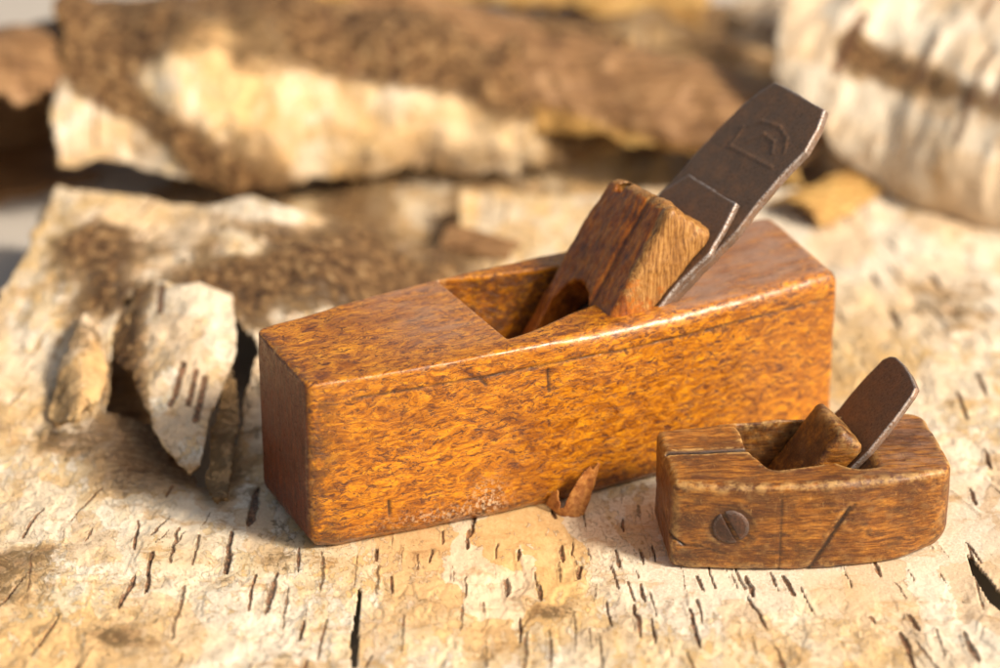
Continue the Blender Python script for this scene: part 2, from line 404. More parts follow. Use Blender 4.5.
def big_body(P):
    s, w, h = P[:, 0], P[:, 1], P[:, 2]; H = B.H
    nr = np.polyval(nearp, s); fa = np.polyval(farp, s)
    # slight belly and scribed wear
    rv = .28
    plan = rmax(rv, nr-w, toe_l(s, w), heel_l(s, w), w-fa)
    wob = .018*vn(P, .9, 3)+.010*vn(P, 2.7, 5)
    top = h-H+.012*vn(P, (.7, .7, 0), 9)
    rt = .12+.36*sstep(5.5, 10, s)*sstep(1.6, -1.8, w)+.04*vn(P, (1.3, .7, .7), 31)
    q = np.stack([plan+rt, top+rt]); body = np.minimum(q.max(0), 0)+np.hypot(np.maximum(q[0], 0), np.maximum(q[1], 0))-rt
    # worn toe end: sole lifts towards the far corner
    ch = (nr-w)*.72+(-h)*.70+.22+.05*vn(P, (.5, 1, 1), 71)
    body = smax(body, ch, .06)
    rb = .22+.45*sstep(1.6, 0, s)
    bot = -h
    q0 = plan+rb; q1 = bot+rb; body2 = np.minimum(np.maximum(q0, q1), 0)+np.hypot(np.maximum(q0, 0), np.maximum(q1, 0))-rb
    body = np.maximum(body, body2)
    tc = (-s*.80+(w)*.25+(-h)*.62)+.12-1.0; body = smax(body, tc, .25)
    body = body+wob
    # throat
    iN = np.interp(s, inner_near[:, 0], inner_near[:, 1]); iF = np.interp(s, inner_far[:, 0], inner_far[:, 1])
    # leaning abutment: cheeks thicken below
    dep = H-h
    fr_ = front_l(s, w)+dep*.55
    bed = (s-IS-.42)*math.sin(BED)-(h-H)*math.cos(BED)
    back = np.maximum(bed, 0*s-9)
    cav = rmax(.10, iN-w+.25*sstep(0, 3, dep), w-iF+.25*sstep(0, 3, dep), fr_, back)
    cav = np.maximum(cav, (.6-h))
    body = smax(body, -cav, .05)
    # rim at the near cheek rises gently beside the wedge
    # cracks and scribed lines on the near side
    on_near = np.abs(w-nr) < .35
    line_h = H-.62-.012*s
    d = np.hypot(h-line_h-.03*vn(P, (.4, 0, 0), 80), np.maximum(0, 1.4-s)+np.maximum(0, s-17))
    body = np.where(on_near & (w < nr+.30), np.maximum(body, .035-d*1.6-(0.0)), body) if False else body+np.where(on_near, .025*np.exp(-(d/.035)**2), 0)
    for (x1, y1, x2, y2, g) in NICKS:
        dd = seg2(s, h, x1, y1, x2, y2); body = body+np.where(on_near, g*np.exp(-(dd/.045)**2), 0)
    return body
def nick(fr, nearp, a, b, g):
    w = -2.2
    p = fr.side(*a, w); q = fr.side(*b, w); return (p[0], p[2], q[0], q[2], g)
NICKS = [nick(B, nearp, (540, 363), (541, 384), .04), nick(B, nearp, (387, 499), (388, 512), .04), nick(B, nearp, (477, 498), (478, 510), .03),
         nick(B, nearp, (474, 374), (480, 379), .04)]
def wood_attrs(P, f, fr, nearp, farp, toe, heel, inner=None):
    e = .16
    lap = (sum(f(P+np.eye(3)[k]*e)+f(P-np.eye(3)[k]*e) for k in range(3)))/e
    G = np.stack([f(P+np.eye(3)[k]*.05)-f(P-np.eye(3)[k]*.05) for k in range(3)], 1); G /= np.linalg.norm(G, axis=1)[:, None]+1e-9
    s, w, h = P.T
    edge = np.clip(lap*.9, 0, 1)
    end = sstep(.72, .92, np.abs(G[:, 0]))*(np.minimum(np.abs(toe(s, w)), np.abs(heel(s, w))) < .6)
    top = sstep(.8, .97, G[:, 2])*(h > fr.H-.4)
    return G, edge, end, top
P_, F_ = mesh_sdf(big_body, (-1.2, -4.2, -.25), (B.L+1.2, 4.2, B.H+.35), .055)
G, edge, end, top = wood_attrs(P_, big_body, B, nearp, farp, toe_l, heel_l)
s, w, h = P_.T
iN = np.interp(s, inner_near[:, 0], inner_near[:, 1]); iF = np.interp(s, inner_far[:, 0], inner_far[:, 1])
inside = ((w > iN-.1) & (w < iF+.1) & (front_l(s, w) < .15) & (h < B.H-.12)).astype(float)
ps = B.side(482, 492, -2.2)
chalk_glint = np.exp(-((s-ps[0])/.5)**2-((h-ps[2])/.55)**2)*1.0+np.exp(-((s-ps[0]+1.6)/1.6)**2-((h-.55)/.25)**2)*.7
chalk_glint = np.clip(chalk_glint, 0, 1)*(w < 0)
darkening = .75*inside+.55*sstep(.9, .25, h)*(1-end)+.5*np.exp(-(front_l(s, w)/.06)**2)*(h > B.H-.2)*0  # darker inside the throat and low on the sides
darkening = np.clip(darkening+.9*np.exp(-((s-.35)/.16)**2-((h-B.H+.35)/.12)**2)*(w < 0), 0, 1)
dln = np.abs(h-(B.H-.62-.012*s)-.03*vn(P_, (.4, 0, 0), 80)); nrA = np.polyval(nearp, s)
darkening = np.clip(np.maximum(darkening, (np.abs(w-nrA) < .3)*(.95*np.exp(-(dln/.05)**2)*(s > 1.2)*(s < 17.2))+(w < 0)*.75*sstep(1.3, .2, s)*(1-end)*sstep(B.H+.2, B.H-.8, h)), 0, 1)
darkening = np.maximum(darkening, (w < 0)*(s > .3)*.8*np.exp(-((h-.42-.10*vn(P_, (.5, 0, 0), 87))/.06)**2))
for (x1, y1, x2, y2, g_) in NICKS: darkening = np.maximum(darkening, (w < 0)*np.exp(-(seg2(s, h, x1, y1, x2, y2)/.05)**2))
darkening = np.maximum(darkening, top*.7*sstep(.55, .05, np.abs(toe_l(s, w)))); mark = np.clip((np.abs(w-nrA) < .3)*np.exp(-(dln/.035)**2)*(s > 1.2)*(s < 17.2)*(.75+.5*vn(P_, (1.2, 0, 0), 90)), 0, 1)
for (x1, y1, x2, y2, g_) in NICKS: mark = np.maximum(mark, (w < 0)*np.exp(-(seg2(s, h, x1, y1, x2, y2)/.05)**2))
chalk_glint = np.maximum(chalk_glint, .9*np.exp(-((front_l(s, w)+.02)/.05)**2)*(h > B.H-.15)*(w > f1[1]+.0)*(w < f0[1]))  # pale line painted for light catching the throat's front edge
topc = top*np.clip(sstep(IS-1, IS+1, s)+.75*np.exp(-((s-5.2)/1.6)**2)*sstep(-2.4, -1.0, w), 0, 1)  # where the sky sheen is painted on the deck
big = empty('coffin_smoothing_plane', B.O, B.yaw)
tag(big, 'large varnished orange-brown wooden hand plane with dark curly grain, behind the small plane', 'hand plane')
link('body', P_, F_, M_FIG, big, dict(endgrain=end, top=topc, edge=edge, darkening=darkening, chalk_glint=chalk_glint, mark=mark))

# iron frame: a = across (w), b = up along the bed, c = out of the front face
def iron_frame(fr, IS, bed):
    tb = np.array([math.cos(bed), 0, math.sin(bed)]); nc = np.array([-math.sin(bed), 0, math.cos(bed)]); O = np.array([IS, 0, fr.H])
    Tw = fr.R@tb; Nw = fr.R@nc; Ow = fr.world(O)
    def px(x, y, off=0.):
        q = at_plane(x, y, Ow+Nw*off, Nw); l = fr.loc(q)-O
        return np.array([l[1], l@tb])
    def to_local(P): return O+P[:, :1]*np.array([0, 1., 0])+P[:, 1:2]*tb+P[:, 2:3]*nc
    return px, to_local, O, tb, nc
ipx, iloc, iO, itb, inc_ = iron_frame(B, IS, BED)
def with_tail(pl, pr, ln, k=0): return [pr+np.array([k, -ln]), pl+np.array([-k, -ln])]
ip = [ipx(*p) for p in [(655, 198), (667, 185), (690, 159), (713, 134), (727, 119), (741, 105.5), (760, 91), (775, 81.5), (800, 95), (824, 109), (817, 129), (805, 151), (785, 171), (759, 201), (737, 230), (662, 308)]]
ip_poly = ip+[np.array([ip[-1][0], -6.2]), np.array([ip[0][0]+.0, -6.2])]
st = [ipx(*p) for p in [(730, 146), (772, 168), (743, 127), (762, 121), (780, 127), (787, 139), (784, 152), (748, 141), (764, 134), (774, 142), (772, 153)]]
def plate(poly, th, r=.05, wob=.02, stamp=None, seed=0, bevel=0.):
    def f(P):
        a, b, c = P.T
        d = poly_sd(a+wob*vn(P, (2.2, 2.2, 0), seed), b+wob*vn(P, (2.2, 2.2, 0), seed+5), poly)
        t = np.abs(c+th/2)-th/2+.008*vn(P, (2, 2, 0), seed+2)
        if bevel: t = np.maximum(t, (d+bevel)*.7+(c)*.7)
        if stamp is not None: t = t+stamp(a, b)*(c > -th/2)
        return rmax(r, d, t)
    return f
def stamp(a, b):
    g = 0
    segs = [(0, 1), (0, 2), (2, 3), (3, 4), (4, 5), (5, 6), (7, 8), (8, 9), (9, 10)]
    for i, j in segs:
        g = g-.022*np.exp(-(seg2(a, b, *st[i], *st[j])/.06)**2)
    return g
fI = plate(ip_poly, .30, .05, .022, stamp, 11)
lo = np.min(ip_poly, 0)-.3; hi = np.max(ip_poly, 0)+.3
P_, F_ = mesh_sdf(fI, (*lo, -.55), (*hi, .25), .042)
edg = sstep(-.04, -.10, P_[:, 2])*.9*(1-sstep(.9, 1, 0*P_[:, 0]))
dpl = poly_sd(P_[:, 0], P_[:, 1], ip_poly)
nzE = vn(P_, 3.0, 5)*.5+vn(P_, 9, 6)*.4
edgeA = np.clip(sstep(-.06, -.02, dpl)*(P_[:, 2] > -.10)*1.1+.28*sstep(-.09, -.02, dpl)+.4*nzE*sstep(-.09, -.02, dpl), 0, 1)*(.30+.55*sstep(1.5, 6.5, P_[:, 1]))  # bare rim, with its sky highlight painted in towards the top
link('iron', iloc(P_), F_, M_IRON, big, dict(edge=edgeA))
# cap iron on the front of the iron
CT = .22
cp = [ipx(*p, CT) for p in [(640, 214), (662, 190), (689, 174), (736, 203), (727, 222), (709, 254)]]
cp_poly = cp+[cp[-1]+np.array([.25, -1.2]), np.array([cp[-1][0]+.15, -6.0]), np.array([cp[0][0], -6.0])]
fC = plate([p for p in cp_poly], CT, .05, .02, None, 21)
lo = np.min(cp_poly, 0)-.3; hi = np.max(cp_poly, 0)+.3
P_, F_ = mesh_sdf(fC, (*lo, -.5), (*hi, .25), .045)
dpl = poly_sd(P_[:, 0], P_[:, 1], cp_poly)
P_[:, 2] += CT+.01
link('cap_iron', iloc(P_), F_, M_IRON, big, dict(edge=np.clip(sstep(-.08, -.02, dpl)*(P_[:, 2] > CT-.08)*.75+.2*sstep(-.08, -.02, dpl), 0, 1)))
# wedge: between the cap iron (back) and the abutments (front)
WB = CT+.03
def wedge_front(a, b): return WB+0*a
wpx = lambda x, y, off: ipx(x, y, off)
w_near_top = ipx(703, 236, WB); w_far_top = ipx(611, 174, 1.9)
# near / far across limits and top line, taken on the back face plane and the front face plane
n_back = ipx(704, 243, WB); n_back_low = ipx(664, 305, WB)
def wedge_factory(px, WB, ntop, nlow, ftop, thick_top, flow, slope, topcut):
    pass
wa_near = (n_back[0]+n_back_low[0])/2
WT = 2.0      # thickness at the top
ft_n = ipx(672, 216, WB+WT); fb_n = ipx(629, 309, WB+1.15)
ft_f = ipx(604, 178, WB+WT)
WAN = wa_near; WAF = ft_f[0]
def big_wedge(P):
    a, b, c = P.T
    bt_ = (ft_n[1]+ (ft_f[1]-ft_n[1])*(a-ft_n[0])/(ft_f[0]-ft_n[0]))      # top line slants across
    bt = bt_+.52-.10*(c-WB)+.08*vn(P, (1.6, 1.6, 1.6), 41)
    thick = WT*(1+(b-ft_n[1])*.115)
    thick = thick-.10*np.exp(-((a-MIDA)/.09)**2)-.10*sstep(MIDA, MIDA-.12, a)-.22*sstep(MIDA+.3, WAF+.1, a)*sstep(0, 3, b)
    d = rmax(.22, (WAN-.05)-a+.03*(b-3)*0, a-WAF-.02*(3-b), c-WB-thick, -(c-WB))
    d = rmax(.38, d, b-bt)
    d = np.maximum(d, -6.5-b)
    # arch between the two legs
    ar = np.sqrt(((a-MIDA-.85)/.95)**2+(np.maximum(b-(-2.3), 0)/1.2)**2)*1.0-1
    d = smax(d, -ar*.9, .10)
    # knot hole near the far top corner
    kp = ipx(622, 188, WB+WT*.9)
    kd = np.sqrt((a-kp[0])**2+(b-kp[1])**2*1.4+(c-WB-WT+.45)**2)-.34
    d = smax(d, -kd, .08)
    # ragged chips along the near front edge
    return d+.04*vn(P, 1.5, 43)+.022*vn(P, (6, 2, 6), 47)+.012*vn(P, 9, 49)
MIDA = (ipx(639, 208, WB+WT)[0]+ipx(588, 305, WB+1.2)[0])/2
a0 = min(WAN, WAF)-.4; a1 = max(WAN, WAF)+.4
P_, F_ = mesh_sdf(big_wedge, (a0, -6.7, WB-.25), (a1, max(ft_n[1], ft_f[1])+1.1, WB+WT+.6), .05)
a, b, c = P_.T
topd = np.minimum(0, b-.42-(ft_n[1]+(ft_f[1]-ft_n[1])*(a-ft_n[0])/(ft_f[0]-ft_n[0])))
edgew = np.clip(sstep(-.65, -.15, topd)*.8+sstep(WAN+.50, WAN+.12, a)*sstep(-2.6, 1.2, b)*.85+.3*sstep(MIDA-.12, MIDA, a)*sstep(MIDA+.12, MIDA, a)*sstep(.2, .5, c), 0, 1)
kp = ipx(622, 188, WB+WT*.9)
darkw = np.clip(np.exp(-((a-kp[0])**2+(b-kp[1])**2)/.05)*1.2, 0, 1)
darkw = np.maximum(darkw, .8*np.exp(-((a-MIDA)/.06)**2)*(c > WB+.9))  # darker knot hole and centre groove
link('wedge', iloc(P_), F_, M_WEDGE, big, dict(edge=edgew, darkening=darkw))

# =================================================================== SMALL PLANE
S = Frame((672, 482), (656, 428), (957, 470), (922, 412), 2.8)
nearS = edges_interp(S, [(672, 482), (740, 487), (810, 485), (880, 479), (957, 468)])
farS = edges_interp(S, [(656, 430), (735, 421), (810, 414), (870, 411), (920, 412)])
tA2, tB2 = S.px(672, 482)[:2], S.px(656, 430)[:2]; hA2, hB2 = S.px(957, 470)[:2], S.px(922, 412)[:2]
toeS, heelS = line(tA2, tB2), line(hB2, hA2)
throat = [S.px(*p)[:2] for p in [(736, 423), (740, 432), (745, 446), (757, 458), (773, 469), (800, 467), (832, 462), (850, 467), (868, 468), (890, 462), (897, 440), (880, 416), (840, 414), (812, 416), (775, 420)]]
def catmull(pts, n=5):
    o = []; m = len(pts)
    for i in range(m):
        p0, p1, p2, p3 = pts[i-1], pts[i], pts[(i+1) % m], pts[(i+2) % m]
        for k in range(n):
            t_ = k/n; o.append(.5*(2*p1+(p2-p0)*t_+(2*p0-5*p1+4*p2-p3)*t_**2+(3*p1-p0-3*p2+p3)*t_**3))
    return o
throat = catmull(throat, 4)
kerf = [S.px(*p)[:2] for p in [(668, 453), (700, 452), (749, 449)]]
IS2 = S.px(868, 462)[0]; BED2 = math.radians(47)
scr = S.side(731, 528, float(np.polyval(nearS, 1.9)))
def sline(a, b): 
    p = S.side(*a, -1.8); q = S.side(*b, -1.8); return p[0], p[2], q[0], q[2]
SL = [(*sline((779, 492), (776, 566)), .022, .035), (*sline((846, 500), (806, 560)), .045, .05), (*sline((852, 497), (830, 520)), .03, .04), (*sline((672, 538), (684, 545)), .06, .035), (*sline((684, 545), (700, 544)), .035, .03), (*sline((700, 544), (724, 549)), .02, .025)]
def small_body(P):
    s, w, h = P.T; H = S.H
    nr = np.polyval(nearS, s); fa = np.polyval(farS, s)
    plan = rmax(.22, nr-w, toeS(s, w), w-fa); plan = rmax(.55, plan, heelS(s, w))
    top = h-H+.10*sstep(1.2, 0, s)*0+.015*vn(P, (.9, .9, 0), 9)
    rt = .24+.09*vn(P, (1.1, .8, 0), 33)
    q0 = plan+rt; q1 = top+rt; body = np.minimum(np.maximum(q0, q1), 0)+np.hypot(np.maximum(q0, 0), np.maximum(q1, 0))-rt
    rb = .22+.5*sstep(S.L-1.6, S.L, s)
    q0 = plan+rb; q1 = -h+.12*sstep(S.L-2.2, S.L, s)+rb-.0; b2 = np.minimum(np.maximum(q0, q1), 0)+np.hypot(np.maximum(q0, 0), np.maximum(q1, 0))-rb
    body = np.maximum(body, b2)+.022*vn(P, 1.3, 3)+.012*vn(P, 3.7, 5)+.006*vn(P, (3, 9, 9), 8)
    cav = poly_sd(s+(H-h)*.0, w, throat)
    bed = (s-IS2-.28)*math.sin(BED2)-(h-H)*math.cos(BED2)
    cav = rmax(.08, cav+.10*(H-h), bed, .4-h)
    body = smax(body, -cav, .10)
    kd = np.minimum(seg2(s, w, *kerf[0], *kerf[1]), seg2(s, w, *kerf[1], *kerf[2]))
    body = body+np.where(h > H-.5, .22*np.exp(-(kd/.06)**2), 0)
    on = np.abs(w-nr) < .35
    for x1, y1, x2, y2, g, wd in SL:
        body = body+np.where(on, g*np.exp(-(seg2(s, h, x1, y1, x2, y2)/wd)**2), 0)
    sd = np.hypot(s-scr[0], h-scr[2])
    body = body+np.where(on, .03*sstep(.72+.1*vn(P, 3, 8), .55, sd), 0)
    return body
P_, F_ = mesh_sdf(small_body, (-.9, -2.9, -.2), (S.L+.9, 3.1, S.H+.3), .045)
G, edge, end, top = wood_attrs(P_, small_body, S, nearS, farS, toeS, heelS)
s, w, h = P_.T
ins = ((poly_sd(s, w, throat) < .05) & (h < S.H-.15)).astype(float)
sd = np.hypot(s-scr[0], h-scr[2])*(w < 0)+9*(w >= 0)
kd = np.minimum(seg2(s, w, *kerf[0], *kerf[1]), seg2(s, w, *kerf[1], *kerf[2]))
darkening = np.clip(.6*ins+.65*sstep(.80+.25*vn(P_, 2.5, 9), .52, sd)+1.6*np.exp(-(kd/.08)**2)*(h > S.H-.4), 0, 1)  # darker inside the throat, round the screw and along the kerf
for x1, y1, x2, y2, g, wd in SL: darkening = np.maximum(darkening, (w < 0)*min(1, g*22)*np.exp(-(seg2(s, h, x1, y1, x2, y2)/(wd*1.1))**2))
markS = np.clip(1.2*np.exp(-(kd/.06)**2)*(h > S.H-.4)*(s < throat[0][0]+1.2), 0, 1)
for x1, y1, x2, y2, g, wd in SL: markS = np.maximum(markS, (w < 0)*min(1, g*18)*np.exp(-(seg2(s, h, x1, y1, x2, y2)/(wd*.9))**2))
small = empty('small_coffin_plane', S.O, S.yaw)
tag(small, 'small worn brown wooden hand plane with a slotted screw in its side', 'hand plane')
link('body', P_, F_, M_OLD, small, dict(endgrain=end, top=top*sstep(IS2-1, IS2+1.2, s), edge=edge, darkening=darkening, mark=markS))
jpx, jloc, jO, jtb, jnc = iron_frame(S, IS2, BED2)
jp = [jpx(*p) for p in [(839, 408), (851, 393), (869, 373), (883, 359), (890, 356), (895, 357), (903, 364), (909, 373), (915, 387), (911, 395), (893, 420), (867, 452)]]
jpoly = jp+[np.array([jp[-1][0], -3.0]), np.array([jp[0][0], -3.0])]
fJ = plate(jpoly, .22, .04, .012, None, 61)
lo = np.min(jpoly, 0)-.25; hi = np.max(jpoly, 0)+.25
P_, F_ = mesh_sdf(fJ, (*lo, -.4), (*hi, .2), .035)
dpl = poly_sd(P_[:, 0], P_[:, 1], jpoly)
link('iron', jloc(P_), F_, M_IRON, small, dict(edge=np.clip(sstep(-.05, -.01, dpl)*(P_[:, 2] > -.07)*.5+.15*sstep(-.05, -.01, dpl), 0, 1)))
WT2 = 1.15
kA = jpx(864, 452, .04)[0]; kF = jpx(812, 406, WT2)[0]
kt_n = jpx(848, 436, WT2*.7); kt_f = jpx(822, 406, WT2)
def small_wedge(P):
    a, b, c = P.T
    bt = kt_n[1]+(kt_f[1]-kt_n[1])*(a-kt_n[0])/(kt_f[0]-kt_n[0])+.05
    thick = WT2*(1+(b-kt_f[1])*.13)-.18*sstep(kt_f[0]-.5, kA, a)
    d = rmax(.18, kA-a, a-kF, c-.03-thick, -(c-.03))
    d = rmax(.26, d, b-bt)
    return np.maximum(d, -3.2-b)+.03*vn(P, 2.0, 43)+.016*vn(P, 5, 47)
P_, F_ = mesh_sdf(small_wedge, (min(kA, kF)-.3, -3.4, -.2), (max(kA, kF)+.3, max(kt_n[1], kt_f[1])+.6, WT2+.5), .04)
a, b, c = P_.T
edgew = np.clip(sstep(-.6, -.05, b-(kt_n[1]+(kt_f[1]-kt_n[1])*(a-kt_n[0])/(kt_f[0]-kt_n[0])))*.5, 0, 1)
link('wedge', jloc(P_), F_, M_OLD, small, dict(endgrain=0*a, top=0*a, edge=edgew*1.4, darkening=0*a+.12))
# slotted screw head, turned in the side
nrs = float(np.polyval(nearS, scr[0]))
SA = math.radians(-62)
def screw(P):
    x, y, z = P.T      # x along side, z up, y outward negative
    r = np.hypot(x, z)*(1+.02*vn(P, 2, 3))
    d = rmax(.06, r-.53, -(y+.10)+.07*(r/.5)**2, y-.25)
    sl = np.abs(x*math.sin(SA)-z*math.cos(SA))-.065
    return np.maximum(d, -np.maximum(sl, y-.03))+.006*vn(P, 6, 3)
P_, F_ = mesh_sdf(screw, (-.65, -.3, -.65), (.65, .4, .65), .028)
slope = math.atan(np.polyval(np.polyder(nearS), scr[0]))
cs, sn = math.cos(slope), math.sin(slope)
Q = np.stack([P_[:, 0]*cs-P_[:, 1]*sn, P_[:, 0]*sn+P_[:, 1]*cs, P_[:, 2]], 1)+np.array([scr[0], nrs+.02, scr[2]])
link('screw', Q, F_, M_SCREW, small, dict(edge=.12*(np.hypot(P_[:, 0], P_[:, 2]) > .43)))

# =================================================================== BARK
def grid_faces(nu, nv):
    i, j = np.meshgrid(np.arange(nu-1), np.arange(nv-1), indexing='ij'); q = (i*nv+j).ravel()
    return np.stack([q, q+nv, q+nv+1, q+1], 1)
def strip(P, Fc, keep_v, at_):
    k = keep_v[Fc].all(1); Fc = Fc[k]; used = np.unique(Fc); m = -np.ones(len(P), int); m[used] = np.arange(len(used))
    return P[used], m[Fc], {a: v[used] for a, v in at_.items()}
def thicken(P, Fc, A, th, grid_normals):
    """solid sheet: second skin below plus a rim along the open border"""
    n = len(P); P2 = P-grid_normals*th
    E = np.concatenate([Fc[:, [0, 1]], Fc[:, [1, 2]], Fc[:, [2, 3]], Fc[:, [3, 0]]])
    key = np.sort(E, 1); kk = key[:, 0].astype(np.int64)*n+key[:, 1]
    u, inv, c = np.unique(kk, return_inverse=True, return_counts=True); bd = E[c[inv] == 1]
    rim = np.stack([bd[:, 1], bd[:, 0], bd[:, 0]+n, bd[:, 1]+n], 1)
    return np.concatenate([P, P2]), np.concatenate([Fc, Fc[:, ::-1]+n, rim]), {a: np.concatenate([v, v]) for a, v in A.items()}
def normals(P, nu, nv):
    G = P.reshape(nu, nv, 3); a = np.gradient(G, axis=0); b = np.gradient(G, axis=1); n = np.cross(a, b).reshape(-1, 3)
    return n/(np.linalg.norm(n, axis=1)[:, None]+1e-12)

# lenticels of the front sheet: (x0,y0,x1,y1,width px)
LENT = [(120,610,134,578,7),(172,640,184,588,7),(146,592,152,556,8),(248,612,255,576,8),(267,612,276,575,8),(283,627,288,587,7),(193,565,200,534,8),(170,565,178,527,6),
 (226,570,231,532,7),(250,522,257,488,10),(28,600,32,560,9),(62,548,64,530,5),(86,542,93,527,6),(135,550,138,520,5),(298,570,299,548,5),(321,590,323,552,7),
 (353,596,358,550,6),(376,594,379,566,6),(402,562,403,545,5),(418,570,418,554,4),(430,562,432,549,4),(443,543,443,530,4),(467,550,468,530,4),(496,560,497,545,5),
 (375,560,376,548,5),(392,594,392,576,5),(465,598,466,576,6),(485,612,484,598,8),(507,592,507,578,8),(518,562,519,551,4),(540,600,540,588,6),(402,653,403,615,6),
 (461,628,463,603,5),(486,668,487,640,6),(525,668,526,632,7),(551,668,549,632,6),(563,562,561,546,5),(573,554,572,543,4),(578,580,580,567,5),(594,600,596,584,5),
 (612,628,606,600,5),(592,652,588,630,6),(620,567,616,550,5),(643,563,640,550,5),(638,578,635,569,4),(655,560,653,545,4),(634,600,628,582,6),(645,600,640,584,6),(656,618,650,592,7),
 (690,610,682,568,5),(704,590,697,575,4),(703,625,697,600,6),(775,580,769,572,4),(753,596,746,576,6),(777,590,770,572,5),(793,595,782,575,6),(812,612,801,587,6),
 (765,628,748,598,10),(757,660,752,640,4),(700,650,690,612,8),(853,590,843,566,6),(881,575,874,560,6),(906,597,895,582,4),(915,580,908,568,4),(948,585,940,572,4),
 (918,628,908,612,5),(945,655,936,628,7),(978,664,964,632,8),(983,605,968,545,3),(915,668,902,630,10),(875,622,871,616,7),(980,562,966,542,5),(655,645,651,622,5),(672,660,668,640,5),
 (640,640,634,606,6),(365,668,372,655,5),(300,640,305,622,4),(520,640,520,615,4),(590,560,588,548,4),(606,545,604,535,4),(624,530,622,518,4),(640,520,638,505,5),
 (990,470,984,452,6),(975,505,970,488,5),(966,420,958,398,7),(985,400,976,376,8),(932,350,924,334,5),(962,330,950,312,6),(900,330,890,312,6),(992,300,980,284,6),(940,290,930,276,6),(880,290,872,275,6),(915,375,905,355,5),(858,350,850,336,6),(868,380,860,362,5),(990,350,982,335,5)]
L3 = []
for x0, y0, x1, y1, wd in LENT:
    a = at(x0, y0)[:2]; b = at(x1, y1)[:2]; m_ = (a+b)/2; a = m_+(a-m_)*1.12; b = m_+(b-m_)*1.12; L3.append((*a, *b, wd*.034*rng.uniform(.13, .36), rng.uniform(.45, 1.)))
for _ in range(230):
    x = rng.uniform(-18, 21); y = rng.uniform(-24, 14); ln = rng.uniform(.7, 2.5)
    an = (x/24)*.5+rng.normal(0, .07); L3.append((x, y, x-math.sin(an)*ln, y+math.cos(an)*ln, rng.uniform(.02, .055), rng.uniform(.4, .95)))
def sheet_height(P2, px0):
    X, Y = P2[:, 0], P2[:, 1]; Z0 = np.zeros_like(X); P = np.stack([X, Y, Z0], 1)
    und = .28*fbm(P, .16, 3, 3)+.10*fbm(P, .6, 8, 3)
    foot = np.minimum(poly_sd(X, Y, FOOTB), poly_sd(X, Y, FOOTS))
    m = sstep(0, 3.5, foot)
    z = -.03+und*m+.05*m*np.minimum(foot, 3)/3*0
    # left rear: the sheet rises to a rounded ridge, then drops behind it
    lx = sstep(-.5, -7.0, X)                     # how far left
    ry = sstep(-11.0, 3.0, Y+.15*(X+10))
    rise = 2.3*lx*ry*(1+.12*vn(P, (.35, .2, 0), 12))
    z = z+rise*m+0*lx
    return z, m
def foot(fr, nearp, farp):
    ss_ = np.linspace(0, fr.L, 8); q = [fr.world(np.array([a, np.polyval(nearp, a), 0]))[:2] for a in ss_]+[fr.world(np.array([a, np.polyval(farp, a), 0]))[:2] for a in ss_[::-1]]
    return q
FOOTB, FOOTS = foot(B, nearp, farp), foot(S, nearS, farS)
HOLE = [(104,412),(108,392),(110,368),(112,345),(116,322),(124,300),(150,300),(200,305),(226,318),(238,322),(252,334),(256,352),(250,372),(243,398),(238,420),(232,455),(224,478),(206,484),(190,474),(174,462),(162,444),(148,424),(128,414)]
SLIT = [(967,553),(1003,596),(1003,612),(990,602),(972,572)]
SLITL = [(352,668),(350,640),(356,610),(359,588),(361,592),(359,625),(356,668)]
